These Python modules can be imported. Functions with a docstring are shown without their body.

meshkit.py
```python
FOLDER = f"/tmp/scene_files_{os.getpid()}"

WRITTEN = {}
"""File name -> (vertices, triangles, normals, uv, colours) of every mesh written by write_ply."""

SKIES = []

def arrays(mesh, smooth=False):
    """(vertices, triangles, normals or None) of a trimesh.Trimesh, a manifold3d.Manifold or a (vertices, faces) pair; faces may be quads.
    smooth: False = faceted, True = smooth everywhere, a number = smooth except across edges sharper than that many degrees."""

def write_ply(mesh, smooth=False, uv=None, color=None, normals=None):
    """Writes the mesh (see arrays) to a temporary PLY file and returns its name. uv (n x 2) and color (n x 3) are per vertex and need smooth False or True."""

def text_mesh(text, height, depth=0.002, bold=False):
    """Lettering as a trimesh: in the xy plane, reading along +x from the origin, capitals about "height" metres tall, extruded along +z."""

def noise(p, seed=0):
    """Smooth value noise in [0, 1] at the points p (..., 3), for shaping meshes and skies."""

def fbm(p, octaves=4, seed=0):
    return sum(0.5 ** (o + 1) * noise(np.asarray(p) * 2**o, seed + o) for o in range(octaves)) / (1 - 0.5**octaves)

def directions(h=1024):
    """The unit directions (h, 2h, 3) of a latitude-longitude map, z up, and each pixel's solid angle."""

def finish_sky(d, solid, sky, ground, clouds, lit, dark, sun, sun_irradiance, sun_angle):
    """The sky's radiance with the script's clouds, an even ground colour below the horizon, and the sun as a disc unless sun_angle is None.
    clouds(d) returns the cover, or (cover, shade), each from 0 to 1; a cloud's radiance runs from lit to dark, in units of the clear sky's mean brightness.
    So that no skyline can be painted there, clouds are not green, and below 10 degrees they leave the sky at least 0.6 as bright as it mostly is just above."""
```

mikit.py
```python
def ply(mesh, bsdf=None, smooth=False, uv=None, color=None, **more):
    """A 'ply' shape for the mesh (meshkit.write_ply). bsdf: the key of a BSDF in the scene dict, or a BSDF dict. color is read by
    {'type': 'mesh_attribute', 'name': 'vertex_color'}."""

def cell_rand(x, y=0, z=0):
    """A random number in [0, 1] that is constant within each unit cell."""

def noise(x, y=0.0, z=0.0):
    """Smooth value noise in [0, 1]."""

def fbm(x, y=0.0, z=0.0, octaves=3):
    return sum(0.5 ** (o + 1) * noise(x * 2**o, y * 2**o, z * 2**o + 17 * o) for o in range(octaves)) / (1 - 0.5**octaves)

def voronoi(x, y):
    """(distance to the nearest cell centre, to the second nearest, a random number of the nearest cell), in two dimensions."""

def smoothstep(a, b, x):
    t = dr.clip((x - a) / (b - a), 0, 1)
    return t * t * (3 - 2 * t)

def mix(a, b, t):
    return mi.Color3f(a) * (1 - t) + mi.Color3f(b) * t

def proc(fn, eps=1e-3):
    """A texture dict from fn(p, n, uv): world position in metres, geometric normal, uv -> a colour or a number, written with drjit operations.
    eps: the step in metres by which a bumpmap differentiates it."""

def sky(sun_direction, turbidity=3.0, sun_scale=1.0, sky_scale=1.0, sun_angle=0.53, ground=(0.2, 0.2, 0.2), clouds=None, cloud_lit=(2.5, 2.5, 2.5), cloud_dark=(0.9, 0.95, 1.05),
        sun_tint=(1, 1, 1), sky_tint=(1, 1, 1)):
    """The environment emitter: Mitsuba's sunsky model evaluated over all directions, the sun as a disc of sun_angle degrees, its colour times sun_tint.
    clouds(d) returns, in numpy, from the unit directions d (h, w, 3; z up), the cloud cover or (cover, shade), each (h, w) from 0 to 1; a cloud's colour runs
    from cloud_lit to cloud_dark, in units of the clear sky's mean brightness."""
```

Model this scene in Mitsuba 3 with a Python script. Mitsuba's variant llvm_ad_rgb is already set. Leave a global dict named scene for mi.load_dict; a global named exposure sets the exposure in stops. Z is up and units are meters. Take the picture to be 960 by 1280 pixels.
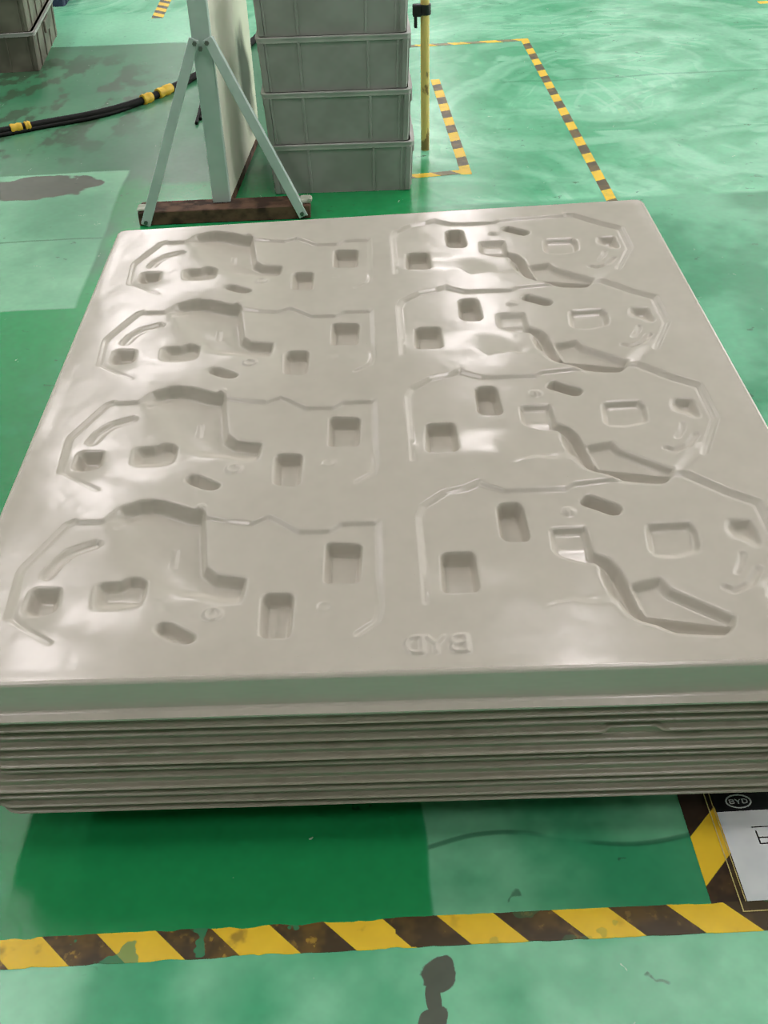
import math, random
import numpy as np
import drjit as dr
import mitsuba as mi
import mikit, meshkit, trimesh
import shapely.geometry as sg
from mikit import noise, fbm, voronoi, cell_rand, smoothstep, mix

random.seed(7)
rng = np.random.default_rng(7)
T = mi.ScalarTransform4f
scene, labels = {'type': 'scene'}, {}

# ------------------------------------------------------------------ camera, light, exposure
EYE = np.array([0.0, 0.0, 1.6])
FORWARD = np.array([0.0206, 0.7819, -0.6230])
UP = np.array([0.0499, 0.6215, 0.7818])
scene['camera'] = {'type': 'perspective', 'fov': 39.91, 'fov_axis': 'x', 'near_clip': 0.05, 'far_clip': 200.0,
                   'to_world': T().look_at(origin=EYE.tolist(), target=(EYE + FORWARD).tolist(), up=UP.tolist())}
exposure = 0.0
LAMP_ROWS = (-8.65, -3.35, 2.0, 7.3, 12.6)
LAMP_Y = [-2.3, 1.0, 4.3, 7.6, 10.9, 14.4, 17.2, 20.5, 23.8, 27.1, 30.4]
LAMP_Z = 7.0
LAMP_POWER = (36.2, 32.9, 33.2)
WINDOW_POWER = (5.4, 5.0, 5.0)


# ------------------------------------------------------------------ helpers
def lin(r, g, b):
    return [((v / 255 + 0.055) / 1.055) ** 2.4 if v > 10 else v / 255 / 12.92 for v in (r, g, b)]


def numbered(name):
    key, n = name, 0
    while key in taken:
        n += 1
        key = '%s_%03d' % (name, n)
    taken.add(key)
    return key


taken = set()


def obj(name, mesh, mat, parent=None, smooth=False, **more):
    key = numbered((parent + '__' if parent else '') + name)
    scene[key] = mesh if isinstance(mesh, dict) else mikit.ply(mesh, mat, smooth=smooth, **more)
    return key


def tag(key, label=None, cat=None, group=None, kind=None):
    d = labels.setdefault(key, {})
    if label: d['label'] = label
    if cat: d['category'] = cat
    if group: d['group'] = group
    if kind: d['kind'] = kind
    return key


def thing(name, label, cat, group=None):
    return tag(numbered(name), label, cat, group)


def box(x0, x1, y0, y1, z0, z1, bevel=0.0):
    ext = np.array([x1 - x0, y1 - y0, z1 - z0])
    c = np.array([(x0 + x1) / 2, (y0 + y1) / 2, (z0 + z1) / 2])
    if bevel <= 0:
        m = trimesh.creation.box(ext)
    else:
        b = min(bevel, ext.min() * 0.45)
        pts = []
        for s in np.ndindex(2, 2, 2):
            s = np.array(s) * 2 - 1
            for k in range(3):
                h = ext / 2 - b
                h[k] = ext[k] / 2
                pts.append(s * h)
        m = trimesh.convex.convex_hull(np.array(pts))
    m.apply_translation(c)
    return m


def joined(*ms):
    return trimesh.util.concatenate([m for m in ms])


def tube(path, r, n=12, cap=True):
    """A round tube along a polyline."""
    p = np.asarray(path, float)
    rr = np.broadcast_to(np.asarray(r, float), (len(p),))
    d = np.gradient(p, axis=0)
    d /= np.linalg.norm(d, axis=1, keepdims=True)
    ref = np.array([0, 0, 1.0]) if abs(d[:, 2]).max() < 0.95 else np.array([1.0, 0.1, 0])
    a = np.cross(d, ref); a /= np.linalg.norm(a, axis=1, keepdims=True)
    b = np.cross(d, a)
    t = np.arange(n) / n * 2 * np.pi
    v = (p[:, None] + rr[:, None, None] * (np.cos(t)[None, :, None] * a[:, None] + np.sin(t)[None, :, None] * b[:, None])).reshape(-1, 3)
    f = []
    for i in range(len(p) - 1):
        for k in range(n):
            k2 = (k + 1) % n
            f += [[i * n + k, i * n + k2, (i + 1) * n + k2], [i * n + k, (i + 1) * n + k2, (i + 1) * n + k]]
    if cap:
        v = np.vstack([v, p[0], p[-1]])
        e = len(v)
        for k in range(n):
            k2 = (k + 1) % n
            f += [[e - 2, k2, k], [e - 1, (len(p) - 1) * n + k, (len(p) - 1) * n + k2]]
    m = trimesh.Trimesh(v, np.array(f), process=False)
    m.fix_normals()
    return m


def spline(pts, n=60):
    from scipy.interpolate import CubicSpline
    p = np.asarray(pts, float)
    t = np.r_[0, np.cumsum(np.linalg.norm(np.diff(p, axis=0), axis=1))]
    return CubicSpline(t, p)(np.linspace(0, t[-1], n))


def bar(p0, p1, w, t, side):
    """A flat bar between two points: w wide along the direction side, t thick."""
    p0, p1 = np.asarray(p0, float), np.asarray(p1, float)
    z = p1 - p0
    L = np.linalg.norm(z); z /= L
    x = np.asarray(side, float) - np.dot(side, z) * z; x /= np.linalg.norm(x)
    y = np.cross(z, x)
    m = box(-w / 2, w / 2, -t / 2, t / 2, 0, L, 0.002)
    M = np.eye(4); M[:3, 0], M[:3, 1], M[:3, 2], M[:3, 3] = x, y, z, p0
    m.apply_transform(M)
    return m


def prism(pts, z0, z1):
    m = trimesh.creation.extrude_polygon(sg.Polygon(pts), z1 - z0, engine='earcut')
    m.apply_translation([0, 0, z0])
    return m


# ------------------------------------------------------------------ materials
def principled(col, rough, spec=0.5, **k):
    c = col if isinstance(col, dict) else {'type': 'rgb', 'value': col}
    r = rough if isinstance(rough, dict) else float(rough)
    return {'type': 'principled', 'base_color': c, 'roughness': r, 'specular': float(spec), **k}


def material(name, bsdf):
    scene[name] = {'type': 'twosided', 'bsdf': bsdf}
    return name


def C(*rgb):
    return mi.Color3f(*lin(*rgb))


def inside(p, x0, x1, y0, y1, soft=0.012):
    return (smoothstep(x0 - soft, x0 + soft, p.x) * (1 - smoothstep(x1 - soft, x1 + soft, p.x))
            * smoothstep(y0 - soft, y0 + soft, p.y) * (1 - smoothstep(y1 - soft, y1 + soft, p.y)))


def blot(p, cx, cy, rx, ry, f=9.0, rough=0.5, seed=0.0):
    """An irregular patch around a place on the floor."""
    w = (fbm(p.x * f, p.y * f, 3.1 + seed, 4) - 0.5) * 2 * rough
    d = dr.sqrt(dr.square((p.x - cx) / rx) + dr.square((p.y - cy) / ry))
    return 1 - smoothstep(0.93, 1.03, d + w)


def swirl(p, cx, cy, f, g):
    """Arcs left by a floor polisher around a centre."""
    wx = (fbm(p.x * 1.7, p.y * 1.7, 5.5, 3) - 0.5) * 0.9
    dx, dy = p.x - cx, p.y - cy
    r = dr.sqrt(dx * dx + dy * dy) + wx * 0.5
    a = dr.atan2(dy, dx)
    return fbm(r * f, a * g, 9.0 + cx, 3)


def floor_paint(p, n, uv):
    m1 = fbm(p.x * 2.2, p.y * 2.2, 1.0, 4)
    m2 = fbm(p.x * 9.0, p.y * 9.0, 2.0, 4)
    fine = fbm(p.x * 60.0, p.y * 60.0, 4.0, 3)
    worn = mix(C(72, 166, 120), C(112, 194, 152), smoothstep(0.35, 0.68, m1))
    s = dr.maximum(swirl(p, 1.9, 4.6, 9.0, 1.6), swirl(p, 1.1, 5.7, 8.0, 1.3))
    worn = mix(worn, C(148, 210, 178), smoothstep(0.45, 0.75, s) * 0.55)
    s2 = dr.maximum(swirl(p, 1.9, 4.6, 34.0, 1.2), swirl(p, 0.9, 4.9, 30.0, 1.0))
    worn = mix(worn, C(160, 214, 186), smoothstep(0.56, 0.72, s2) * smoothstep(0.42, 0.6, m1) * 0.4)
    worn = mix(worn, C(58, 152, 106), smoothstep(0.52, 0.75, m2) * 0.4)
    fresh = mix(C(22, 130, 70), C(36, 150, 88), m1)
    fresh = mix(fresh, C(50, 150, 105), smoothstep(0.6, 0.8, m2) * 0.35)
    dull = mix(C(42, 104, 72), C(74, 130, 96), m1)
    mid = mix(C(50, 140, 98), C(92, 172, 132), smoothstep(0.3, 0.7, fbm(p.x * 4.5, p.y * 4.5, 6.0, 4)))
    e = (fbm(p.x * 3.0, p.y * 3.0, 8.0, 3) - 0.5)
    q = mi.Point3f(p.x + e * 0.03, p.y + e * 0.03, 0)
    c = worn
    # green coat beside and behind the stack
    c = mix(c, mid, inside(q, 0.05, 6, -1, 3.86, 0.02))
    c = mix(c, dull, inside(mi.Point3f(p.x + e * 0.5, p.y + e * 0.6, 0), -2.6, -0.05, 3.0, 6.32, 0.05))
    c = mix(c, fresh, inside(mi.Point3f(p.x + e * 0.5, p.y + e * 0.4, 0), -0.905, 0.32, 1.0, 4.25, 0.06))
    c = mix(c, fresh, inside(q, -3.0, 0.078, 0.9, 3.153, 0.006))
    pale = mix(C(92, 160, 122), C(124, 186, 148), smoothstep(0.3, 0.7, fbm(p.x * 3, p.y * 3, 12.0, 4)))
    c = mix(c, pale, inside(q, -3.0, -0.9, 3.153, 4.36, 0.008))
    # repainted strip with its curved lap line in front of the stack
    strip = mix(C(66, 152, 108), C(112, 182, 142), smoothstep(0.3, 0.72, fbm(p.x * 7, p.y * 7, 14.0, 4)))
    lap = 1.072 + 0.018 * dr.sin((p.x - 0.08) * 13.0) + e * 0.02
    strip = mix(strip, C(42, 138, 92), smoothstep(-0.004, 0.004, lap - p.y) * smoothstep(0.2, 0.42, p.x + e * 0.4) * 0.8)
    strip = mix(strip, C(28, 84, 56), (1 - smoothstep(0.002, 0.007, dr.abs(p.y - lap))) * 0.6 * smoothstep(0.3, 0.6, m2))
    c = mix(c, strip, inside(q, 0.08, 0.56, 0.9, 1.6, 0.004))
    front = mix(C(62, 162, 114), C(128, 200, 160), smoothstep(0.3, 0.7, fbm(p.x * 5, p.y * 5, 16.0, 4)))
    c = mix(c, front, inside(q, -3.0, 3.0, -3.0, 0.895, 0.006))
    # far left pale lane
    c = mix(c, mix(C(100, 178, 140), C(132, 204, 166), m1), inside(q, -4, -0.7, 6.3, 7.0, 0.012))
    # seams
    c = mix(c, C(52, 110, 80), inside(q, -3, -0.9, 3.69, 3.70, 0.004) * 0.7)
    c = mix(c, C(50, 120, 88), inside(mi.Point3f(q.x, q.y + e * 0.05, 0), 0.8, 4, 5.34, 5.36, 0.01) * 0.4)
    # oil and paint stains
    stain = dr.maximum(blot(p, -1.30, 4.22, 0.30, 0.12, 8, 0.55), dr.maximum(blot(p, 0.080, 0.838, 0.030, 0.030, 30, 0.55, 1), blot(p, 0.070, 0.770, 0.022, 0.024, 34, 0.55, 2)))
    stain = dr.maximum(stain, dr.maximum(blot(p, -0.03, 0.742, 0.06, 0.016, 26, 0.7, 4), blot(p, 0.072, 0.800, 0.012, 0.03, 30, 0.4, 6)))
    c = mix(c, mix(C(64, 60, 52), C(84, 78, 68), m2), stain * 0.93)
    # trodden dirt by the crates and small specks
    dirt = smoothstep(0.50, 0.66, fbm(p.x * 11, p.y * 6, 21.0, 5)) * (1 - smoothstep(0.7, 1.3, dr.sqrt(dr.square((p.x + 1.45) / 0.55) + dr.square((p.y - 5.3) / 0.85))))
    c = mix(c, C(54, 68, 50), dirt * 0.75)
    wx, wy = (fbm(p.x * 50, p.y * 50, 31.0, 2) - 0.5) * 0.6, (fbm(p.x * 50, p.y * 50, 41.0, 2) - 0.5) * 0.6
    d1, d2, r = voronoi(p.x * 9 + wx, p.y * 14 + wy)
    c = mix(c, C(44, 66, 52), (1 - smoothstep(0.02, 0.09, d1)) * smoothstep(0.80, 0.9, r) * 0.6)
    d1, d2, r = voronoi(p.x * 13 + 5.3 + wx, p.y * 11 + 2.2 + wy)
    c = mix(c, C(200, 216, 200), (1 - smoothstep(0.01, 0.045, d1)) * smoothstep(0.86, 0.93, r) * 0.7)
    return c * (0.93 + 0.14 * fine)


def floor_rough(p, n, uv):
    return 0.22 + 0.16 * fbm(p.x * 3.0, p.y * 3.0, 30.0, 3)


material('floor_bsdf', principled(mikit.proc(floor_paint), mikit.proc(floor_rough), 0.5))


def tray_colour(p, n, uv):
    m = fbm(p.x * 3.5, p.y * 3.5, p.z * 3.5, 3)
    g = fbm(p.x * 40, p.y * 40, p.z * 200, 3)
    return mix(C(172, 166, 154), C(182, 177, 166), m) * (0.97 + 0.06 * g)


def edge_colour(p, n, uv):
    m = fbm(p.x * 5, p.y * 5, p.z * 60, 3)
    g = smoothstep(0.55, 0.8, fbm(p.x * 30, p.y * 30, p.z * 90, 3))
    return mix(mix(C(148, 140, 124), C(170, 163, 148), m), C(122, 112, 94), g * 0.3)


material('tray_bsdf', principled(mikit.proc(tray_colour), 0.185, 0.5))
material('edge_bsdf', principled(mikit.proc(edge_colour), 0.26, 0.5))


def speckled(a, b, f, rough, spec=0.4, seed=0.0, **k):
    return principled(mikit.proc(lambda p, n, uv: mix(C(*a), C(*b), smoothstep(0.3, 0.7, fbm(p.x * f, p.y * f, p.z * f + seed, 4)))), rough, spec, **k)


material('crate_bsdf', speckled((146, 146, 141), (160, 160, 156), 9, 0.42))
material('crate_rim_bsdf', speckled((166, 167, 162), (182, 182, 176), 12, 0.4))
material('crate_dark_bsdf', speckled((92, 88, 78), (118, 114, 102), 7, 0.45))
material('blue_bsdf', speckled((42, 48, 74), (58, 64, 92), 7, 0.45))
material('steel_bsdf', speckled((176, 192, 186), (188, 202, 196), 8, 0.35))
material('rust_bsdf', speckled((62, 44, 36), (104, 78, 62), 22, 0.7, 0.3))
material('pale_crust_bsdf', speckled((170, 176, 160), (200, 204, 190), 30, 0.8, 0.3))
material('bolt_bsdf', principled(lin(120, 124, 120), 0.35, 0.5, metallic=0.8))
material('rubber_bsdf', principled(lin(16, 18, 16), 0.6, 0.25))
material('wrap_bsdf', speckled((206, 166, 40), (222, 186, 66), 40, 0.45))
material('black_plastic_bsdf', principled(lin(24, 24, 24), 0.4, 0.5))
material('wood_bsdf', speckled((120, 96, 66), (150, 124, 90), 14, 0.7))


def panel_colour(p, n, uv):
    c = mix(C(232, 227, 211), C(240, 236, 222), fbm(p.x * 4, p.y * 4, p.z * 4, 3))
    far = smoothstep(4.36, 4.46, p.y + (fbm(p.z * 5, p.y * 5, 3.0, 3) - 0.5) * 0.12)
    c = mix(c, C(186, 192, 164), far * 0.5)
    d = dr.sqrt(dr.square((p.y - 4.50 + (p.z - 0.30) * 0.25) / 0.15) + dr.square((p.z - 0.30) / 0.24)) + (fbm(p.y * 14, p.z * 9, 7.0, 4) - 0.5) * 0.6
    return mix(c, C(44, 38, 26), (1 - smoothstep(0.5, 1.15, d)) * 0.94)


material('panel_bsdf', principled(mikit.proc(panel_colour), 0.5, 0.4))


def pole_colour(p, n, uv):
    w = smoothstep(0.66, 0.80, fbm(p.x * 45, p.y * 45, p.z * 16, 4) + 0.30 * (1 - smoothstep(0.03, 0.16, p.z)))
    return mix(C(232, 206, 122), C(120, 82, 40), w * 0.85)


material('pole_bsdf', principled(mikit.proc(pole_colour), 0.4, 0.5))


def tape_bsdf(name, origin, angle, period, yellow, skew, phase, wear, dark=(66, 52, 30)):
    ca, sa = math.cos(angle), math.sin(angle)

    def colour(p, n, uv):
        a = (p.x - origin[0]) * ca + (p.y - origin[1]) * sa
        b = -(p.x - origin[0]) * sa + (p.y - origin[1]) * ca
        t = (a + b * skew - phase) / period
        t = t - dr.floor(t)
        k = smoothstep(0.0, 0.012, t) * (1 - smoothstep(yellow, yellow + 0.012, t))
        g = fbm(p.x * 26, p.y * 26, 3.3, 4)
        h = fbm(p.x * 90, p.y * 90, 5.3, 3)
        yl = mix(C(238, 202, 48), C(222, 182, 44), g)
        yl = mix(yl, C(140, 110, 44), smoothstep(0.62, 0.75, g) * wear)
        bk = mix(C(*dark), C(dark[0] + 44, dark[1] + 32, dark[2] + 4), smoothstep(0.42, 0.66, g) * (0.35 + 0.65 * wear))
        bk = mix(bk, C(176, 140, 48), smoothstep(0.60, 0.72, h) * wear * smoothstep(0.45, 0.6, g))
        c = mix(bk, yl, k)
        hole = smoothstep(0.71, 0.73, fbm(p.x * 17, p.y * 17, 11.0, 4) + 0.05 * wear)
        return mix(c, C(40, 140, 95), hole * wear)
    material(name, principled(mikit.proc(colour), 0.38, 0.45))
    return name


material('concrete_bsdf', principled(lin(168, 170, 168), 0.8, 0.3))
material('ceiling_bsdf', principled(lin(140, 136, 136), 0.8, 0.3))
material('housing_bsdf', principled(lin(220, 220, 218), 0.5, 0.4))

# ------------------------------------------------------------------ the hall
X0, X1, Y0, Y1, ZC = -14.0, 16.0, -8.0, 36.0, 7.6
tag(obj('floor', box(X0, X1, Y0, Y1, -0.1, 0.0), 'floor_bsdf'), 'glossy green painted factory floor with worn pale patches', kind='structure')
tag(obj('ceiling', box(X0, X1, Y0, Y1, ZC, ZC + 0.1), 'ceiling_bsdf'), 'pale hall ceiling', kind='structure')
tag(obj('wall_left', box(X0 - 0.2, X0, Y0, Y1, 0, ZC), 'concrete_bsdf'), 'grey hall wall on the left', kind='structure')
tag(obj('wall_right', box(X1, X1 + 0.2, Y0, Y1, 0, ZC), 'concrete_bsdf'), 'grey hall wall on the right', kind='structure')
tag(obj('wall_back', box(X0, X1, Y1, Y1 + 0.2, 0, ZC), 'concrete_bsdf'), 'grey hall wall at the far end', kind='structure')
tag(obj('wall_front', box(X0, X1, Y0 - 0.2, Y0, 0, ZC), 'concrete_bsdf'), 'grey hall wall behind the viewer', kind='structure')

for k in range(5):
    y0 = 1.0 + k * 5.0
    w_ = tag(obj('window_%d' % (k + 1), joined(box(X1 - 0.12, X1, y0, y0 + 4.2, 1.2, 1.3), box(X1 - 0.12, X1, y0, y0 + 4.2, 4.7, 4.8), box(X1 - 0.12, X1, y0, y0 + 0.1, 1.3, 4.7), box(X1 - 0.12, X1, y0 + 4.1, y0 + 4.2, 1.3, 4.7), box(X1 - 0.1, X1 - 0.02, y0 + 2.07, y0 + 2.13, 1.3, 4.7)), 'housing_bsdf'), 'daylit window in the right hall wall', kind='structure')
    yy, xx = (y0 + 0.1, y0 + 4.1), X1 - 0.04
    pane_ = trimesh.Trimesh([[xx, yy[0], 1.3], [xx, yy[1], 1.3], [xx, yy[1], 4.7], [xx, yy[0], 4.7]], [[0, 2, 1], [0, 3, 2]], process=False)
    obj('pane', {**mikit.ply(pane_, 'housing_bsdf'), 'emitter': {'type': 'area', 'radiance': {'type': 'rgb', 'value': list(WINDOW_POWER)}}}, None, w_)

housing = mikit.ply(joined(box(-0.2, 0.2, -0.8, 0.8, 0.0, 0.12, 0.02), box(-0.01, 0.01, -0.5, -0.48, 0.11, ZC - LAMP_Z), box(-0.01, 0.01, 0.48, 0.5, 0.11, ZC - LAMP_Z)), 'housing_bsdf')
_d = trimesh.Trimesh([[-0.18, -0.78, -0.004], [0.18, -0.78, -0.004], [0.18, 0.78, -0.004], [-0.18, 0.78, -0.004]], [[0, 2, 1], [0, 3, 2]], process=False)
diffuser = mikit.ply(_d, 'housing_bsdf')
for lx in LAMP_ROWS:
    for ly in LAMP_Y:
        if lx == 2.0 and 8 < ly < 12: continue   # no lamp hangs here
        if lx == 2.0 and ly == 7.6: ly = 6.45
        t = thing('ceiling_lamp', 'white batten lamp hanging from the hall ceiling', 'lamp', 'lamps hanging from the hall ceiling')
        obj('housing', {**housing, 'to_world': T().translate([lx, ly, LAMP_Z])}, None, t)
        obj('diffuser', {**diffuser, 'to_world': T().translate([lx, ly, LAMP_Z]), 'emitter': {'type': 'area', 'radiance': {'type': 'rgb', 'value': list(LAMP_POWER)}}}, None, t)

# ------------------------------------------------------------------ the moulded tray on top of the stack
TH = -0.021
EX, EY, ORG = np.array([math.cos(TH), math.sin(TH)]), np.array([-math.sin(TH), math.cos(TH)]), np.array([0.0, 1.118])
TOP = 0.40
QUAD = np.array([(-0.672, 0.007), (0.799, -0.008), (0.798, 1.774), (-0.666, 1.683)])   # the tray's top face in its own plane


def to_world(u, v, z):
    return np.stack([ORG[0] + u * EX[0] + v * EY[0], ORG[1] + u * EX[1] + v * EY[1], z], -1)


LEFT_OUTLINE = [(-0.593, 0.146), (-0.594, 0.177), (-0.599, 0.258), (-0.597, 0.272), (-0.544, 0.388), (-0.532, 0.396), (-0.481, 0.396), (-0.456, 0.433), (-0.424, 0.451), (-0.400, 0.454), (-0.375, 0.448), (-0.324, 0.422), (-0.297, 0.414), (-0.292, 0.398), (-0.253, 0.386), (-0.209, 0.377), (-0.179, 0.396), (-0.162, 0.384), (-0.122, 0.348), (-0.067, 0.346), (-0.048, 0.365), (0.020, 0.364), (0.019, 0.134), (0.013, 0.109), (-0.019, 0.081), (-0.046, 0.063), (-0.100, 0.038), (-0.128, 0.053), (-0.501, 0.063), (-0.518, 0.078)]
LEFT_ARCH = [(-0.480, 0.390), (-0.456, 0.433), (-0.424, 0.451), (-0.400, 0.454), (-0.375, 0.448), (-0.324, 0.422), (-0.297, 0.414), (-0.292, 0.376), (-0.282, 0.297), (-0.278, 0.268), (-0.259, 0.245), (-0.206, 0.233), (-0.208, 0.159), (-0.295, 0.158), (-0.360, 0.160), (-0.445, 0.225), (-0.475, 0.325)]
LEFT_SLOT = [(-0.553, 0.258), (-0.543, 0.289), (-0.522, 0.317), (-0.485, 0.335)]
LEFT_P1 = [(-0.568, 0.229), (-0.520, 0.226), (-0.515, 0.167), (-0.520, 0.152), (-0.575, 0.145), (-0.580, 0.155), (-0.577, 0.218)]
LEFT_P2 = [(-0.468, 0.234), (-0.424, 0.234), (-0.411, 0.247), (-0.389, 0.246), (-0.376, 0.234), (-0.374, 0.160), (-0.381, 0.152), (-0.466, 0.157)]
LEFT_P3 = [(-0.355, 0.118), (-0.339, 0.130), (-0.321, 0.126), (-0.277, 0.094), (-0.275, 0.080), (-0.289, 0.066), (-0.303, 0.067), (-0.352, 0.101)]
LEFT_P4 = [(-0.182, 0.181), (-0.172, 0.191), (-0.130, 0.188), (-0.124, 0.178), (-0.126, 0.084), (-0.132, 0.077), (-0.170, 0.079), (-0.178, 0.087)]
LEFT_P5 = [(-0.074, 0.309), (-0.069, 0.317), (-0.015, 0.311), (-0.009, 0.302), (-0.014, 0.212), (-0.020, 0.207), (-0.069, 0.209), (-0.075, 0.215)]
RIGHT_TOP = [(0.094, 0.147), (0.093, 0.375), (0.103, 0.406), (0.146, 0.446), (0.187, 0.457), (0.213, 0.473), (0.259, 0.446), (0.372, 0.445), (0.386, 0.458), (0.428, 0.464)]
RIGHT_SIDE = [(0.579, 0.480), (0.601, 0.477), (0.664, 0.415), (0.712, 0.380), (0.713, 0.256), (0.658, 0.134)]
RIGHT_NEAR = [(0.600, 0.050), (0.553, 0.036), (0.484, 0.046), (0.411, 0.090), (0.392, 0.118), (0.334, 0.134), (0.310, 0.128), (0.285, 0.121), (0.253, 0.149)]
RIGHT_Q1 = [(0.126, 0.271), (0.134, 0.279), (0.183, 0.278), (0.187, 0.267), (0.186, 0.179), (0.180, 0.168), (0.128, 0.169), (0.123, 0.177)]
RIGHT_Q2 = [(0.238, 0.401), (0.247, 0.413), (0.279, 0.413), (0.287, 0.398), (0.289, 0.314), (0.284, 0.300), (0.246, 0.302), (0.236, 0.317)]
RIGHT_Q3 = [(0.391, 0.411), (0.403, 0.427), (0.415, 0.428), (0.465, 0.394), (0.469, 0.378), (0.457, 0.363), (0.443, 0.362), (0.392, 0.398)]
RIGHT_Q4 = [(0.492, 0.330), (0.500, 0.338), (0.578, 0.340), (0.589, 0.321), (0.582, 0.251), (0.537, 0.236), (0.490, 0.241), (0.484, 0.250)]
RIGHT_Q5 = [(0.634, 0.331), (0.645, 0.342), (0.691, 0.340), (0.692, 0.262), (0.683, 0.253), (0.661, 0.255), (0.653, 0.278), (0.628, 0.283)]
RIGHT_ARC1 = [(0.646, 0.247), (0.638, 0.225), (0.623, 0.200)]
RIGHT_ARC2 = [(0.593, 0.164), (0.606, 0.155), (0.636, 0.170), (0.662, 0.207)]
RIGHT_B = [(0.333, 0.247), (0.319, 0.265), (0.322, 0.327), (0.329, 0.336), (0.389, 0.336), (0.394, 0.329), (0.395, 0.264), (0.419, 0.248), (0.430, 0.220), (0.437, 0.176), (0.443, 0.118), (0.503, 0.100), (0.588, 0.078), (0.566, 0.045), (0.553, 0.040), (0.484, 0.049), (0.450, 0.065), (0.411, 0.094), (0.399, 0.136), (0.390, 0.183), (0.385, 0.228)]
RIGHT_S = [(0.434, 0.181), (0.494, 0.197), (0.504, 0.167), (0.593, 0.095), (0.586, 0.072), (0.443, 0.108)]
PITCH_LEFT, PITCH_RIGHT = np.array([0.0010, 0.4031]), np.array([-0.0025, 0.4040])


def seg_dist(U, V, a, b):
    d = b - a
    L = max(float(d @ d), 1e-12)
    t = np.clip(((U - a[0]) * d[0] + (V - a[1]) * d[1]) / L, 0, 1)
    return np.hypot(U - a[0] - t * d[0], V - a[1] - t * d[1])


def smooth01(t):
    t = np.clip(t, 0, 1)
    return t * t * (3 - 2 * t)


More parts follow.
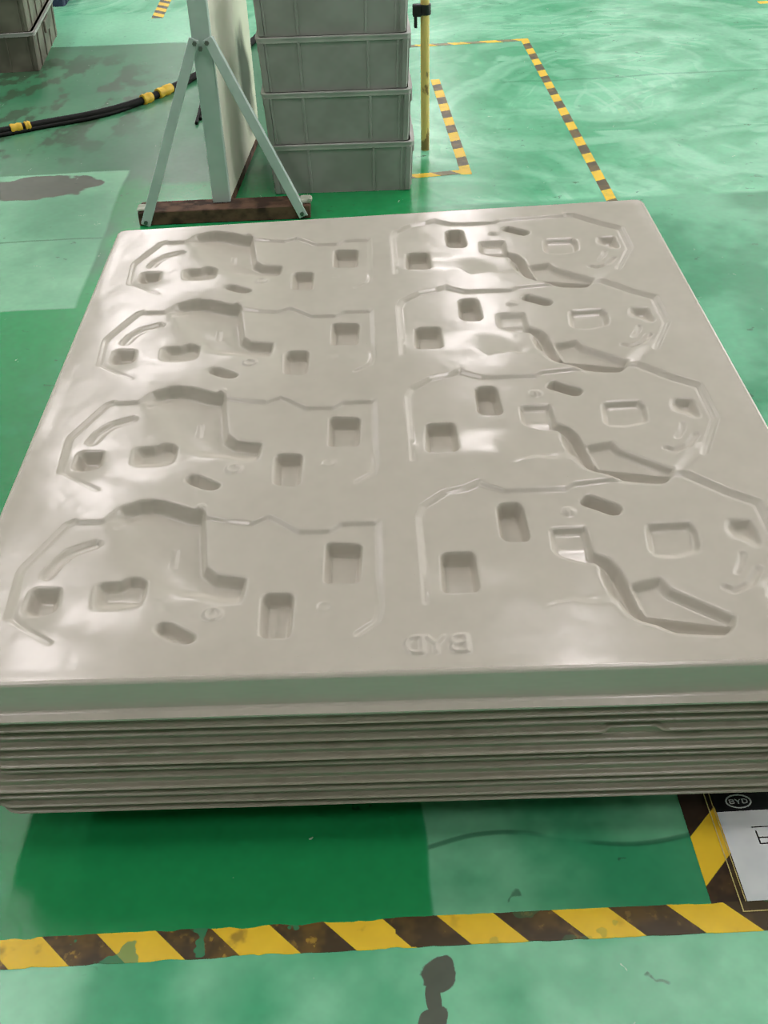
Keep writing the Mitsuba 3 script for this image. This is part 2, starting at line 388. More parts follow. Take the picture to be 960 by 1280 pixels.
class Relief:
    """Depths pressed into a grid of points (U, V)."""

    def __init__(self, U, V):
        self.U, self.V = U, V

    def window(self, pts, m):
        lo, hi = pts.min(0) - m, pts.max(0) + m
        ok = (self.U >= lo[0]) & (self.U <= hi[0]) & (self.V >= lo[1]) & (self.V <= hi[1])
        r, c = np.where(ok.any(1))[0], np.where(ok.any(0))[0]
        if len(r) == 0 or len(c) == 0: return None
        return slice(r[0], r[-1] + 1), slice(c[0], c[-1] + 1)

    def pocket(self, Z, poly, depth, wall, shift, gentle=None, r=0.007, add=False):
        """Presses a pocket with steep walls; gentle = {edge number: width of its slope} where the floor rises slowly."""
        poly = np.asarray(poly, float) + shift
        pg = sg.Polygon(poly).buffer(0)
        rd = pg.buffer(-r).buffer(r * 2).buffer(-r) if r else pg
        if rd.geom_type != 'Polygon': rd = pg
        ring = np.array(rd.exterior.coords)
        w = self.window(poly, 0.01)
        if w is None: return
        U, V = self.U[w], self.V[w]
        t = np.ones(U.shape)
        n = len(poly)
        groups = {}
        for a, b in zip(ring[:-1], ring[1:]):
            mid = (a + b) / 2
            k = int(np.argmin([seg_dist(mid[0], mid[1], poly[i], poly[(i + 1) % n]) for i in range(n)]))
            width = (gentle or {}).get(k, wall)
            d = seg_dist(U, V, a, b)
            groups[width] = np.minimum(groups.get(width, 9.0), d)
        for width, d in groups.items():
            s = d / width
            t = t * smooth01(s)
        import shapely
        ins = shapely.contains_xy(rd, U, V)
        h = np.where(ins, t, 0) * (depth(U, V) if callable(depth) else depth)
        Z[w] = Z[w] - h if add else np.minimum(Z[w], -h)

    def groove(self, Z, path, half, depth, shift, taper=True):
        path = np.asarray(path, float) + shift
        w = self.window(path, half * 1.5)
        if w is None: return
        U, V = self.U[w], self.V[w]
        d = np.min([seg_dist(U, V, a, b) for a, b in zip(path[:-1], path[1:])], axis=0)
        Z[w] -= depth * smooth01((half - d) / (half * 0.7))

    def ring(self, Z, c, rad, half, height, shift):
        c = np.asarray(c, float) + shift
        w = self.window(c[None], rad + half)
        if w is None: return
        d = np.abs(np.hypot(self.U[w] - c[0], self.V[w] - c[1]) - rad)
        Z[w] += height * smooth01(1 - d / half)


def quad_point(a, b):
    a, b = a[..., None], b[..., None]
    return (1 - a) * (1 - b) * QUAD[0] + a * (1 - b) * QUAD[1] + a * b * QUAD[2] + (1 - a) * b * QUAD[3]


def round_quad(r=0.018, step=0.0):
    pg = sg.Polygon(QUAD).buffer(-r).buffer(r, quad_segs=8)
    if step: pg = sg.Polygon(sg.LinearRing(pg.exterior.coords).segmentize(step).coords)
    return pg


def contour(step, r=0.018):
    """Points and outward normals around the tray's rounded top edge, counterclockwise."""
    p = np.array(sg.polygon.orient(round_quad(r, step=step)).exterior.coords)[:-1]
    e = np.roll(p, -1, 0) - np.roll(p, 1, 0)
    e /= np.linalg.norm(e, axis=1, keepdims=True)
    return p, np.stack([e[:, 1], -e[:, 0]], -1)


def band(rings):
    """Quads between successive closed rings (each n x 3)."""
    n = len(rings[0])
    f = []
    i = np.arange(n); j = (i + 1) % n
    for k in range(len(rings) - 1):
        f.append(np.stack([k * n + i, k * n + j, (k + 1) * n + j], -1))
        f.append(np.stack([k * n + i, (k + 1) * n + j, (k + 1) * n + i], -1))
    return np.vstack(rings), np.vstack(f)


def letter_strokes():
    """The maker's three raised letters, moulded back to front."""
    x0, y0, h = 0.057, 0.034, 0.034
    strokes = []
    a = np.linspace(-np.pi / 2, np.pi / 2, 9)
    w = 0.026
    strokes.append([(x0 + w, y0), (x0 + w, y0 + h)])
    strokes.append([(x0 + w, y0)] + [(x0 + w * 0.5 - math.cos(t) * w * 0.5, y0 + h / 2 + math.sin(t) * h / 2) for t in a] + [(x0 + w, y0 + h)])
    x1 = x0 + 0.034
    strokes += [[(x1, y0 + h), (x1 + 0.013, y0 + h * 0.5), (x1 + 0.013, y0)], [(x1 + 0.026, y0 + h), (x1 + 0.013, y0 + h * 0.5)]]
    x2 = x0 + 0.072
    w = 0.024
    strokes.append([(x2 + w, y0), (x2 + w, y0 + h)])
    for lo in (0, 0.5):
        strokes.append([(x2 + w, y0 + h * lo)] + [(x2 + w * 0.4 - math.cos(t) * w * 0.4, y0 + h * (lo + 0.25) + math.sin(t) * h * 0.25) for t in a] + [(x2 + w, y0 + h * (lo + 0.5))])
    return strokes


def top_mesh():
    from scipy.ndimage import gaussian_filter
    na, nb = 680, 800
    A, B = np.meshgrid(np.linspace(0, 1, na), np.linspace(0, 1, nb))
    P = quad_point(A, B)
    U, V = P[..., 0].copy(), P[..., 1].copy()
    rel = Relief(U, V)
    base, Z = np.zeros_like(U), np.zeros_like(U)
    for i in range(4):
        s = PITCH_LEFT * i
        gentle = {k: 0.17 for k in (24, 25, 26, 27)} | {28: 0.10}
        rel.pocket(base, LEFT_OUTLINE, 0.0065, 0.006, s, gentle, r=0.004)
        rel.groove(base, LEFT_OUTLINE[:6], 0.007, 0.0025, s)
        rel.groove(base, [(-0.510, 0.085), (-0.585, 0.142)], 0.006, 0.0012, s)
        rel.groove(base, LEFT_OUTLINE[21:25], 0.006, 0.003, s)
        rel.pocket(Z, LEFT_ARCH, 0.024, 0.012, s, {12: 0.06, 13: 0.07, 14: 0.13, 15: 0.16, 16: 0.06}, r=0.006)
        rel.groove(Z, LEFT_SLOT, 0.015, 0.007, s)
        rel.ring(Z, (-0.256, 0.141), 0.013, 0.005, 0.004, s)
        rel.ring(Z, (-0.072, 0.150), 0.010, 0.004, 0.0012, s)
        rel.pocket(Z, LEFT_P1, 0.028, 0.018, s, {3: 0.03, 4: 0.04}, r=0.012, add=True)
        rel.pocket(Z, LEFT_P2, 0.020, 0.010, s, {5: 0.04, 6: 0.05, 7: 0.022}, r=0.010, add=True)
        rel.pocket(Z, LEFT_P3, 0.024, 0.013, s, {5: 0.018, 6: 0.022, 7: 0.018}, r=0.010, add=True)
        rel.pocket(Z, LEFT_P4, 0.027, 0.008, s, {6: 0.014, 7: 0.014}, r=0.009, add=True)
        rel.pocket(Z, LEFT_P5, 0.028, 0.007, s, r=0.009, add=True)
        rel.groove(Z, [(-0.344, 0.334), (-0.342, 0.285)], 0.006, 0.002, s)
        rel.groove(Z, [(-0.455, 0.382), (-0.425, 0.425)], 0.007, 0.002, s)
        rel.ring(Z, (-0.305, 0.424), 0.004, 0.006, 0.004, s)
        s = PITCH_RIGHT * i
        out = RIGHT_TOP + RIGHT_SIDE + RIGHT_NEAR
        n1, n2 = len(RIGHT_TOP), len(RIGHT_TOP) + len(RIGHT_SIDE)
        gentle = {k: 0.05 for k in (n2 - 1, n2, n2 + 1, n2 + 2, n2 + 3)}
        gentle |= {n2 + 4: 0.022, n2 + 5: 0.016, n2 + 6: 0.02, n2 + 7: 0.02, n2 + 8: 0.11}
        rel.pocket(base, out, 0.0070, 0.007, s, gentle, r=0.004)
        rel.groove(base, RIGHT_TOP[:6], 0.006, 0.0025, s)
        rel.groove(base, RIGHT_SIDE, 0.009, 0.005, s)
        rel.pocket(Z, RIGHT_B, lambda U, V: 0.013 + 0.015 * smooth01((s[1] + 0.29 - V) / 0.08), 0.012, s, {0: 0.02, 13: 0.010, 14: 0.045, 15: 0.045, 16: 0.04, 17: 0.035, 18: 0.03, 19: 0.03, 20: 0.025}, r=0.006)
        rel.pocket(Z, RIGHT_S, 0.016, 0.012, s, r=0.004)
        rel.pocket(Z, RIGHT_Q1, 0.029, 0.007, s, r=0.008, add=True)
        rel.pocket(Z, RIGHT_Q2, 0.034, 0.008, s, r=0.010, add=True)
        rel.pocket(Z, RIGHT_Q3, 0.034, 0.013, s, r=0.012, add=True)
        rel.pocket(Z, RIGHT_Q4, 0.014, 0.012, s, {3: 0.014, 4: 0.03, 5: 0.03, 6: 0.02, 7: 0.015}, r=0.008, add=True)
        rel.pocket(Z, RIGHT_Q5, 0.020, 0.014, s, {3: 0.012, 4: 0.03, 5: 0.05, 6: 0.05, 7: 0.03}, r=0.008, add=True)
        rel.groove(Z, RIGHT_ARC1, 0.007, 0.005, s)
        rel.groove(Z, RIGHT_ARC2, 0.009, 0.006, s)
        rel.ring(Z, (0.367, 0.378), 0.004, 0.012, 0.006, s)
    Z += base
    L = np.zeros_like(U)
    for st in letter_strokes():
        T_ = np.zeros_like(U)
        rel.groove(T_, st, 0.0042, 1.0, np.zeros(2))
        L = np.maximum(L, -T_)
    Z = gaussian_filter(Z, 0.8) + gaussian_filter(L, 0.8) * 0.0042
    edge = np.minimum.reduce([A * 1.47, (1 - A) * 1.47, B * 1.72, (1 - B) * 1.72])
    keep = smooth01(edge / 0.03)
    pts = np.stack([U, V, np.zeros_like(U)], -1)
    wave = (meshkit.fbm(pts * 5.0, 3, 3) - 0.5) * 0.0026 + (meshkit.fbm(pts * 16.0, 3, 9) - 0.5) * 0.0007
    Z = (Z + wave) * keep
    # bring the square corners onto the rounded outline
    pg = round_quad()
    import shapely
    corner = (np.minimum(A, 1 - A) * 1.47 < 0.02) & (np.minimum(B, 1 - B) * 1.72 < 0.02)
    for r, c in zip(*np.where(corner)):
        pt = sg.Point(U[r, c], V[r, c])
        if not pg.contains(pt):
            q = pg.exterior.interpolate(pg.exterior.project(pt))
            U[r, c], V[r, c] = q.x, q.y
    v = to_world(U.ravel(), V.ravel(), Z.ravel() + TOP)
    k = np.arange(na * nb).reshape(nb, na)
    a, b, c, d = k[:-1, :-1].ravel(), k[:-1, 1:].ravel(), k[1:, 1:].ravel(), k[1:, :-1].ravel()
    f = np.vstack([np.stack([a, b, c], -1), np.stack([a, c, d], -1)])
    return v, f


def merge(parts):
    v, f, n = [], [], 0
    for a, b in parts:
        v.append(a); f.append(b + n); n += len(a)
    return trimesh.Trimesh(np.vstack(v), np.vstack(f), process=False)


def skirt_parts():
    p, nrm = contour(0.02)
    wob = (meshkit.fbm(np.c_[p * 3.0, np.zeros(len(p))], 3, 5) - 0.5)
    def ringat(s, z, w=0.0):
        q = p + nrm * s
        return to_world(q[:, 0], q[:, 1], np.full(len(p), TOP + z) + wob * w)
    wallp = [(-0.002, -0.0001), (0.0005, -0.0001), (0.0035, -0.0010), (0.0065, -0.0035), (0.0085, -0.0075), (0.0130, -0.054), (0.0145, -0.0575), (0.0180, -0.0590)]
    a = band([ringat(s, z, 0.004 if z < -0.05 else 0) for s, z in wallp][::1])
    flange = band([ringat(0.0180, -0.0590, 0.004), ringat(0.0320, -0.0592, 0.004)])
    lip = band([ringat(0.0320, -0.0592, 0.004), ringat(0.0320, -0.0628, 0.004)])
    under = band([ringat(0.0320, -0.0628, 0.004), ringat(0.010, -0.0628, 0.004)])
    return [(v, f[:, ::-1]) for v, f in (a, flange, lip, under)]


parts = [top_mesh()] + [(v, f[:, ::-1]) for v, f in skirt_parts()]
tag(obj('moulded_tray', merge(parts), 'tray_bsdf', smooth=True),
    'large glossy grey moulded plastic tray with eight part shaped recesses, topmost of the stack', 'plastic tray', 'grey plastic trays of the stack')

# the trays underneath: only their rims show
N_LOW, Z_LOW, STEP = 11, 0.1045, 0.0210
SHIFT = [0.068, 0.06, 0.022, 0.012, 0.066, 0.075, 0.07, 0.016, 0.008, 0.012, 0.004]
ORD = ['lowest', 'second from the bottom', 'third from the bottom', 'fourth from the bottom', 'fifth from the bottom', 'sixth, in the middle',
       'fifth below the topmost', 'fourth below the topmost', 'third below the topmost', 'second below the topmost', 'directly below the topmost']


def low_tray(i):
    p, nrm = contour(0.012, 0.007)
    z0 = Z_LOW + i * STEP
    r = np.random.default_rng(100 + i)
    sq = 1 - SHIFT[i] / 1.47 * 0.9
    c = np.array([0.799, 0.88])
    p = c + (p - c) * [sq, 1] + [r.uniform(-0.003, 0.003), r.uniform(-0.004, 0.003)]
    wob = (meshkit.fbm(np.c_[p * 2.5, np.full(len(p), 3.7)], 3, 11) - 0.5) * 0.0016
    out = np.full(len(p), 0.030 + (-0.001, 0.0012, 0.0, 0.0018, -0.0008, 0.0006, 0.0, -0.0012, 0.0014, -0.0004, 0.0010)[i]) + (meshkit.fbm(np.c_[p * 3, np.full(len(p), i * 1.7)], 2, 2) - 0.5) * 0.003
    if i == 8:   # a piece of this rim has broken away
        gap = (p[:, 1] < 0.05) & (p[:, 0] > 0.372) & (p[:, 0] < 0.452)
        out = np.where(gap, out - 0.009, out)
    def ring(s, z):
        q = p + nrm * np.broadcast_to(s, (len(p),))[:, None]
        return to_world(q[:, 0], q[:, 1], z0 + z + wob)
    edge = [(-0.003, 0.0), (-0.0005, 0.0004), (0.0, 0.0014)]
    face = [(0.0, 0.0014), (-0.0016, 0.0034), (-0.0050, 0.0046), (-0.0100, 0.0052)]
    wall = [(-0.0100, 0.0052), (-0.0120, 0.0062), (-0.0128, 0.0085), (-0.0110, STEP - 0.003), (-0.0122, STEP - 0.0012)]
    pieces = [band([ring(0.005, 0.0), ring(out - 0.003, 0.0)]), band([ring(out + a, b) for a, b in edge]), band([ring(out + a, b) for a, b in face]),
              band([ring(out + a, b) for a, b in wall]), band([ring(out - 0.0122, STEP - 0.0012), ring(-0.05, STEP - 0.0012)])]
    return merge(pieces)


for i in range(N_LOW):
    word = ('grey plastic tray with a broken piece of rim, ' if i == 8 else 'grey plastic tray showing only its rim, ') + ORD[i] + ' in the stack'
    tag(obj('moulded_tray', low_tray(i), 'edge_bsdf', smooth=40), word, 'plastic tray', 'grey plastic trays of the stack')

pal = thing('pallet', 'low wooden pallet in the shadow under the tray stack', 'pallet')
for k in range(3):
    q = to_world(np.array([-0.5 + k * 0.55]), np.array([0.1]), np.array([0.0]))[0]
    obj('runner', box(q[0] - 0.05, q[0] + 0.05, 1.25, 2.65, 0.0, 0.07, 0.004), 'wood_bsdf', pal)
for k in range(8):
    obj('deck_board', box(-0.52, 0.70, 1.25 + k * 0.18, 1.25 + k * 0.18 + 0.14, 0.07, 0.1035, 0.003), 'wood_bsdf', pal)

# ------------------------------------------------------------------ hazard tapes on the floor
def strip(x0, y0, x1, y1, width, h=0.0008, ragged=0.0, seed=0, step=0.01):
    """A thin tape from one point to another, with edges that may be torn."""
    a, b = np.array([x0, y0]), np.array([x1, y1])
    L = np.linalg.norm(b - a); d = (b - a) / L; n = np.array([-d[1], d[0]])
    k = max(2, int(L / step))
    t = np.linspace(0, L, k)
    r = np.random.default_rng(seed)
    def e(): return ragged * np.clip(meshkit.fbm(np.c_[t * 40, np.full(k, seed * 3.3), np.zeros(k)], 3, seed) - 0.45, 0, 1)
    up = a + t[:, None] * d + n * (width / 2 - e())[:, None]
    seed += 50
    lo = a + t[:, None] * d - n * (width / 2 - e())[:, None]
    return prism(np.vstack([lo, up[::-1]]), 0.0, h)


g = 'yellow and black hazard tapes on the green floor'
tb = tape_bsdf('tape_front_bsdf', (-0.463, 0.912), 0.0, 0.184, 0.52, 1.0, 0.026, 0.7)
tb2 = tape_bsdf('tape_front_b_bsdf', (0.097, 0.912), -0.012, 0.189, 0.49, 1.0, 0.018, 0.25)
tb3 = tape_bsdf('tape_side_bsdf', (0.57, 1.0), math.pi / 2, 0.24, 0.40, 1.0, -0.008, 0.12, (52, 38, 28))
tag(obj('hazard_tape', strip(-1.6, 0.922, 0.062, 0.9135, 0.053, ragged=0.012, seed=3), tb), 'worn yellow and brown hazard tape crossing the bottom left in front of the stack', 'floor tape', g)
tag(obj('hazard_tape', strip(0.02, 0.9145, 1.5, 0.8965, 0.053, 0.0013, ragged=0.007, seed=8), tb2), 'yellow and brown hazard tape at the bottom right, meeting the floor label at the corner', 'floor tape', g)
tag(obj('hazard_tape', strip(0.574, 0.93, 0.574, 1.75, 0.066, 0.0010), tb3), 'short stretch of hazard tape running from the floor label under the tray stack', 'floor tape', g)
tc = tape_bsdf('tape_far_bsdf', (1.0, 3.86), math.pi / 2 - 0.006, 0.196, 0.5, 0.5, -0.02, 0.15, (84, 74, 50))
tag(obj('hazard_tape', strip(1.004, 3.40, 1.012, 6.09, 0.042), tc), 'long hazard tape running away behind the tray stack on the right', 'floor tape', g)
td = tape_bsdf('tape_cross_bsdf', (0.4, 6.06), 0.0, 0.19, 0.5, 1.0, 0.0, 0.3, (120, 120, 92))
tag(obj('hazard_tape', strip(0.36, 6.035, 1.035, 6.075, 0.042, 0.0012), td), 'far hazard tape crossing to the top of the long tape, behind the yellow pole', 'floor tape', g)
te = tape_bsdf('tape_inner_bsdf', (0.48, 4.2), math.pi / 2, 0.2, 0.52, 0.4, -0.05, 0.15, (84, 74, 50))
tag(obj('hazard_tape', strip(0.488, 4.16, 0.468, 5.43, 0.044), te), 'hazard tape on the floor just right of the yellow pole', 'floor tape', g)
tf = tape_bsdf('tape_short_bsdf', (0.28, 4.17), 0.0, 0.2, 0.55, 1.0, -0.02, 0.3, (110, 106, 78))
tag(obj('hazard_tape', strip(0.20, 4.155, 0.47, 4.19, 0.042, 0.0012), tf), 'short hazard tape end beside the foot of the grey crate stack', 'floor tape', g)
tg = tape_bsdf('tape_left_bsdf', (-1.08, 6.9), math.pi / 2, 0.13, 0.55, -0.9, 0.0, 0.2, (70, 66, 52))
tag(obj('hazard_tape', strip(-1.08, 6.86, -1.072, 8.6, 0.07), tg), 'hazard tape piece at the upper left beyond the crates', 'floor tape', g)
th_ = tape_bsdf('tape_right_bsdf', (2.5, 6.66), 0.0, 0.4, 0.9, 0.0, -0.1, 0.1)
tag(obj('hazard_tape', strip(2.49, 6.66, 3.6, 6.64, 0.06), th_), 'yellow tape end at the upper right corner of the picture', 'floor tape', g)

# ------------------------------------------------------------------ floor label with the maker's emblem
sign = thing('floor_label', 'white paper floor label with black header and oval emblem at lower right', 'sign')
material('film_bsdf', principled(lin(66, 50, 34), 0.12, 0.5))
material('paper_bsdf', speckled((214, 220, 222), (228, 232, 232), 12, 0.35))
material('ink_bsdf', principled(lin(22, 24, 26), 0.35, 0.5))
material('emblem_bsdf', principled(lin(214, 218, 216), 0.35, 0.5))
zb = 0.0016
scene['clear_bsdf'] = {'type': 'thindielectric'}
SX, SY0, SY1 = 0.600, 0.933, 1.180
obj('paper', box(SX, SX + 0.34, SY0, 1.106, zb, zb + 0.0007), 'paper_bsdf', sign)
obj('header', box(SX, SX + 0.34, 1.106, SY1, zb, zb + 0.0007), 'ink_bsdf', sign)
film = trimesh.Trimesh([[0.588, 0.915, zb + 0.0012], [0.95, 0.915, zb + 0.0012], [0.95, 1.19, zb + 0.0012], [0.588, 1.19, zb + 0.0012]], [[0, 1, 2], [0, 2, 3]], process=False)
material('film_edge_bsdf', principled(lin(206, 190, 130), 0.25, 0.5))
edge_ = joined(box(0.5875, 0.589, 0.915, 1.19, zb, zb + 0.0013), box(0.5875, 0.95, 0.9145, 0.916, zb, zb + 0.0013), box(SX - 0.0035, SX - 0.002, SY0, SY1, zb, zb + 0.0009))
obj('clear_cover', film, 'clear_bsdf', sign)
obj('cover_edge', edge_, 'film_edge_bsdf', sign)
ec = np.array([0.645, 1.126])
t_ = np.linspace(0, 2 * np.pi, 48)
ov = sg.Polygon(np.c_[ec[0] + 0.0235 * np.cos(t_), ec[1] + 0.0150 * np.sin(t_)]).difference(sg.Polygon(np.c_[ec[0] + 0.0205 * np.cos(t_), ec[1] + 0.0122 * np.sin(t_)]))
ovm = trimesh.creation.extrude_polygon(ov, 0.0003, engine='earcut'); ovm.apply_translation([0, 0, zb + 0.0007])
obj('emblem_ring', ovm, 'emblem_bsdf', sign)
lt = meshkit.text_mesh('BYD', 0.0095, 0.0003, bold=True)
b_ = lt.bounds
lt.apply_scale([0.033 / (b_[1, 0] - b_[0, 0]), 1.0, 1.0])
b_ = lt.bounds
lt.apply_translation([ec[0] - (b_[0, 0] + b_[1, 0]) / 2, ec[1] - (b_[0, 1] + b_[1, 1]) / 2, zb + 0.0007])
obj('emblem_lettering', lt, 'emblem_bsdf', sign)
# printed box and the first character at the picture's edge
def ink(x0, x1, y0, y1): return box(x0, x1, y0, y1, zb + 0.0007, zb + 0.0009)
glyph = joined(ink(0.651, 0.90, 1.0705, 1.0725), ink(0.655, 0.6575, 1.037, 1.064), ink(0.655, 0.682, 1.037, 1.0395), ink(0.6575, 0.682, 1.049, 1.0515), ink(0.6795, 0.682, 1.037, 1.064))
obj('printed_character', glyph, 'ink_bsdf', sign)

# ------------------------------------------------------------------ stacking crates
def crate_parts(w, d, h, taper=0.013):
    """A stacking crate standing on z = 0, its middle at the origin: open body with rim, ribs and side handles."""
    def frustum(w0, d0, z0, w1, d1, z1, r=0.02):
        a = np.array(sg.box(-w0 / 2, -d0 / 2, w0 / 2, d0 / 2).buffer(-r).buffer(r, quad_segs=3).exterior.coords)[:-1]
        b = np.array(sg.box(-w1 / 2, -d1 / 2, w1 / 2, d1 / 2).buffer(-r).buffer(r, quad_segs=3).exterior.coords)[:-1]
        return trimesh.convex.convex_hull(np.vstack([np.c_[a, np.full(len(a), z0)], np.c_[b, np.full(len(b), z1)]]))
    w0, d0 = w - 2 * taper, d - 2 * taper
    wt, dt = w - 0.011, d - 0.011
    rim_h = 0.019
    outer = frustum(w0, d0, 0.0, wt, dt, h - 0.002)
    cut = frustum(w0 - 0.008, d0 - 0.008, 0.006, wt - 0.008, dt - 0.008, h + 0.01)
    body = trimesh.boolean.difference([outer, cut], engine='manifold')
    rim = trimesh.boolean.difference([trimesh.util.concatenate([frustum(w, d, h - rim_h, w, d, h)]), frustum(wt - 0.008, dt - 0.008, h - rim_h - 0.01, wt - 0.010, dt - 0.010, h + 0.01)], engine='manifold')
    lip = trimesh.boolean.difference([frustum(w + 0.006, d + 0.006, h - 0.005, w + 0.006, d + 0.006, h), frustum(wt - 0.008, dt - 0.008, h - 0.02, wt - 0.010, dt - 0.010, h + 0.01)], engine='manifold')
    rim = trimesh.util.concatenate([rim, lip])
    ribs = []
    k = (wt - w0) / 2 / h
    ky = (dt - d0) / 2 / h
    def rib(px, py, nx, ny, half, prot):
        """A vertical rib on a wall from its foot to the rim; px, py are fractions across the face."""
        pts = []
        for z, s in ((0.004, 0.0), (h - rim_h + 0.002, 1.0)):
            ww, dd = w0 + (wt - w0) * s, d0 + (dt - d0) * s
            if ny: c, t = np.array([px * ww / 2, ny * dd / 2]), np.array([1, 0])
            else: c, t = np.array([nx * ww / 2, py * dd / 2]), np.array([0, 1])
            n = np.array([nx, ny])
            for a in (-half, half):
                for b, sh in ((-0.004, 1.0), (prot, 0.7)):
                    q = c + t * a * sh + n * b
                    pts.append([q[0], q[1], z])
        return trimesh.convex.convex_hull(np.array(pts))
    for fx in (-0.46, 0.46):
        ribs.append(rib(fx, 0, 0, -1, 0.006, 0.006)); ribs.append(rib(fx, 0, 0, 1, 0.006, 0.006))
    for fx in (-0.90, 0.86):
        ribs.append(rib(fx, 0, 0, -1, 0.005, 0.005))
    for fy in (-0.75, -0.25, 0.25, 0.75):
        ribs.append(rib(0, fy, 1, 0, 0.006, 0.006)); ribs.append(rib(0, fy, -1, 0, 0.006, 0.006))
    posts = [rib(0.955, 0, 0, -1, 0.012, 0.009), rib(-0.955, 0, 0, -1, 0.012, 0.007)]
    handles = [box(wt / 2 + 0.000, wt / 2 + 0.014, -0.07, 0.07, h - 0.085, h - 0.022, 0.004), box(-wt / 2 - 0.014, -wt / 2, -0.07, 0.07, h - 0.085, h - 0.022, 0.004)]
    return body, rim, ribs, posts, handles


def make_crates(name, dims, places, mat, rim_mat, group):
    body, rim, ribs, posts, handles = crate_parts(*dims)
    pl = lambda m: mikit.ply(m, mat, smooth=25)
    db, dr_, dribs, dposts, dh = pl(body), mikit.ply(rim, rim_mat, smooth=25), [pl(m) for m in ribs], [pl(m) for m in posts], [pl(m) for m in handles]
    for (x, y, z, a), label in places:
        to = T().translate([x, y, z]).rotate([0, 0, 1], a)
        t = thing(name, label, 'crate', group)
        obj('body', {**db, 'to_world': to}, None, t)
        obj('rim', {**dr_, 'to_world': to}, None, t)
        for m in dribs: obj('rib', {**m, 'to_world': to}, None, t)
        for m in dposts: obj('corner_post', {**m, 'to_world': to}, None, t)
        for m in dh: obj('handle', {**m, 'to_world': to}, None, t)


CH = 0.1925
names = ['grey plastic crate standing on the floor, lowest of the stack beside the yellow pole', 'grey plastic crate, second from the bottom of the stack beside the yellow pole',
         'grey plastic crate, third from the bottom of the stack beside the yellow pole', 'grey plastic crate, topmost visible of the stack beside the yellow pole']
make_crates('stacking_crate', (0.555, 0.40, CH), [((-0.012 - 0.002 * k + (0.004 if k == 0 else 0), 4.022 + 0.20 + 0.002 * k, k * (CH + 0.0006), -1.2), names[k]) for k in range(4)], 'crate_bsdf', 'crate_rim_bsdf', 'grey crates stacked beside the yellow pole')
make_crates('brown_crate', (0.555, 0.78, CH), [((-1.862, 6.22, 0, 4.0), 'brownish grey plastic crate on the floor at the upper left, lower of two'), ((-1.872, 6.22, CH + 0.0006, 4.0), 'brownish grey plastic crate at the upper left, standing on another')],
            'crate_dark_bsdf', 'crate_bsdf', 'brownish crates at the upper left')
bl = thing('blue_crate', 'dark blue plastic crate on the floor behind the brownish crates', 'crate')
_b, _r, _ri, _p, _h = crate_parts(0.60, 0.45, 0.26)
M_ = trimesh.transformations.translation_matrix([-1.99, 7.46, 0])
for nm, ms in (('body', [_b]), ('rim', [_r]), ('rib', _ri)):
    for m in ms:
        m = m.copy(); m.apply_transform(M_); obj(nm, m, 'blue_bsdf', bl, smooth=25)

# ------------------------------------------------------------------ partition stand
st = thing('partition_stand', 'tall white partition panel on a pale steel post with two braces and a rusty foot', 'partition')
YP = 3.862
obj('post', box(-0.502, -0.436, YP, YP + 0.04, 0.046, 1.70, 0.003), 'steel_bsdf', st)
obj('foot_beam', joined(box(-0.775, -0.137, 3.790, 3.845, 0.0, 0.052, 0.003), box(-0.775, -0.137, 3.845, 3.905, 0.0, 0.046, 0.002)), 'rust_bsdf', st)
tag(st + '__foot_beam', 'rusty brown steel foot beam')
obj('crust', joined(box(-0.778, -0.735, 3.800, 3.85, 0.051, 0.062, 0.004), ), 'pale_crust_bsdf', st)
obj('crust', joined(box(-0.175, -0.132, 3.805, 3.86, 0.051, 0.066, 0.005), box(-0.145, -0.128, 3.80, 3.83, 0.06, 0.074, 0.003)), 'pale_crust_bsdf', st)
obj('brace', bar((-0.752, 3.783, 0.004), (-0.492, 3.853, 0.632), 0.036, 0.005, (1, 0, 0)), 'steel_bsdf', st)
br = joined(bar((-0.163, 3.783, 0.012), (-0.448, 3.853, 0.632), 0.034, 0.005, (1, 0, 0)), bar((-0.148, 3.80, 0.012), (-0.433, 3.870, 0.632), 0.034, 0.005, (0, 1, 0)))
obj('brace', br, 'steel_bsdf', st)
for x, z in ((-0.492, 0.618), (-0.450, 0.618), (-0.748, 0.016), (-0.168, 0.024), (-0.474, 0.6)):
    c = trimesh.creation.cylinder(0.008, 0.010, sections=6)
    c.apply_transform(trimesh.transformations.rotation_matrix(np.pi / 2, [1, 0, 0]))
    y = 3.853 - (0.632 - z) / 0.628 * 0.07 - 0.005
    c.apply_translation([x, y, z]); obj('bolt', c, 'bolt_bsdf', st)
pan = np.array([(-0.447, 3.903), (-0.368, 4.70), (-0.388, 4.702), (-0.467, 3.905)])
obj('panel', prism(pan, 0.028, 1.70), 'panel_bsdf', st)
tag(st + '__panel', 'cream white board with a dark smudge')
obj('panel_edge_strip', prism(np.array([(-0.444, 3.903), (-0.365, 4.703), (-0.390, 4.705), (-0.469, 3.905)]), 0.0, 0.030), 'rust_bsdf', st)

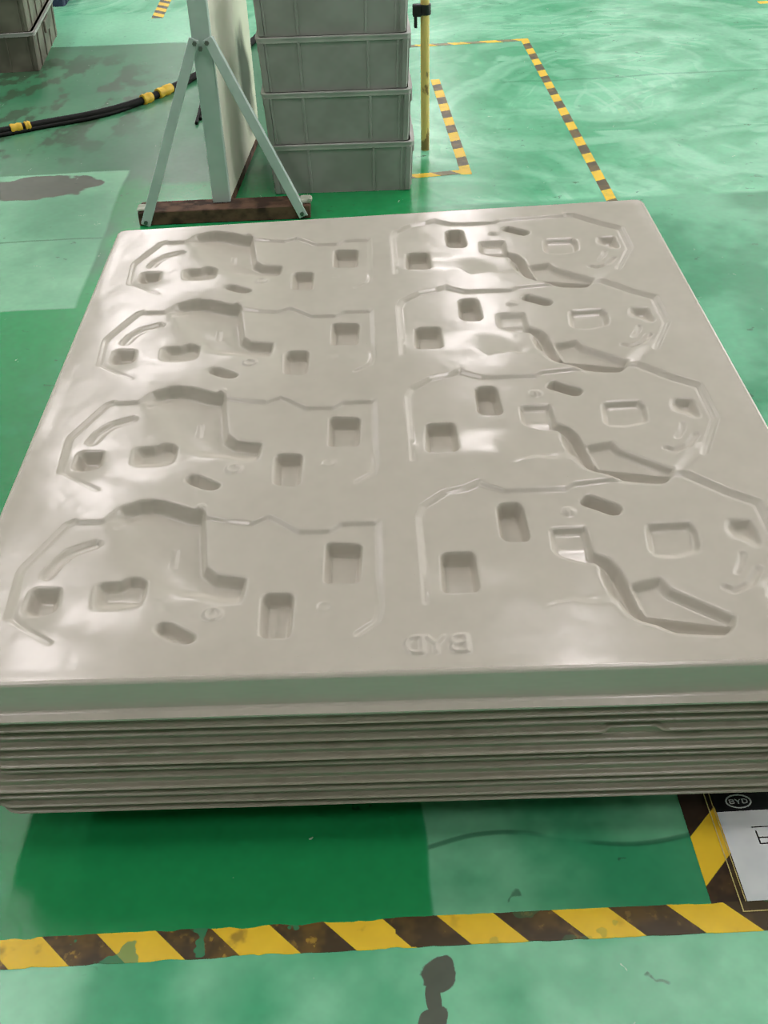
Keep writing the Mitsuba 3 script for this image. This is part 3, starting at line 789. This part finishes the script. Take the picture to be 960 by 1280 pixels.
# ------------------------------------------------------------------ hose with taped joints
hose = thing('hose', 'black hose lying across the floor from the left edge to the partition', 'hose')
path = spline([(-2.2, 4.72, 0.018), (-1.85, 4.78, 0.018), (-1.546, 4.868, 0.018), (-1.351, 4.965, 0.018), (-1.18, 5.045, 0.018), (-0.947, 5.241, 0.018), (-0.785, 5.50, 0.018), (-0.60, 5.86, 0.018), (-0.45, 6.3, 0.018)], 90)
obj('pipe', tube(path, 0.017, 14), 'rubber_bsdf', hose, smooth=50)
p2 = path + np.c_[0.012 * np.sin(np.arange(90) * 0.35) - 0.012, -0.028 + 0.006 * np.cos(np.arange(90) * 0.3), np.full(90, -0.009)]
obj('cable', tube(p2, 0.009, 10), 'rubber_bsdf', hose, smooth=50)
acc = np.r_[0, np.cumsum(np.linalg.norm(np.diff(path, axis=0), axis=1))]
def piece(x0, x1):
    k = (path[:, 0] >= x0) & (path[:, 0] <= x1)
    xs = np.linspace(x0, x1, 8)
    return np.c_[xs, np.interp(xs, path[:, 0], path[:, 1]) - 0.006, np.full(8, 0.020)]
for x0, x1, r in ((-1.498, -1.452, 0.0225), (-1.440, -1.418, 0.0225), (-0.950, -0.915, 0.024), (-0.888, -0.835, 0.024)):
    w = piece(x0, x1)
    obj('yellow_tape_wrap', tube(w, r * (1 + 0.08 * np.sin(np.arange(8) * 1.7)), 14), 'wrap_bsdf', hose, smooth=40)
cb = thing('loose_cable', 'black cable ends lying on the floor behind the partition post', 'cable')
for k in range(3):
    obj('strand', tube(spline([(-0.655 + 0.03 * k, 5.50, 0.008), (-0.665 + 0.02 * k, 5.30, 0.008), (-0.665 + 0.022 * k, 5.1 + 0.03 * k, 0.008), (-0.665 + 0.014 * k, 4.9 + 0.06 * k, 0.008)], 24), 0.008, 8), 'rubber_bsdf', cb, smooth=50)

# ------------------------------------------------------------------ yellow pole
po = thing('yellow_pole', 'yellow steel pole with rusty foot and black clamp beside the crate stack', 'pole')
def cyl(x, y, z0, z1, r, n=24):
    c = trimesh.creation.cylinder(r, z1 - z0, sections=n); c.apply_translation([x, y, (z0 + z1) / 2]); return c
obj('tube', cyl(0.344, 4.462, 0.0, 1.3, 0.0175), 'pole_bsdf', po, smooth=40)
obj('clamp', joined(cyl(0.344, 4.462, 0.535, 0.572, 0.024), box(0.295, 0.33, 4.44, 4.47, 0.530, 0.574, 0.004)), 'black_plastic_bsdf', po, smooth=30)
obj('clamp_arm', box(0.300, 0.312, 4.44, 4.46, 0.49, 0.536, 0.002), 'black_plastic_bsdf', po)
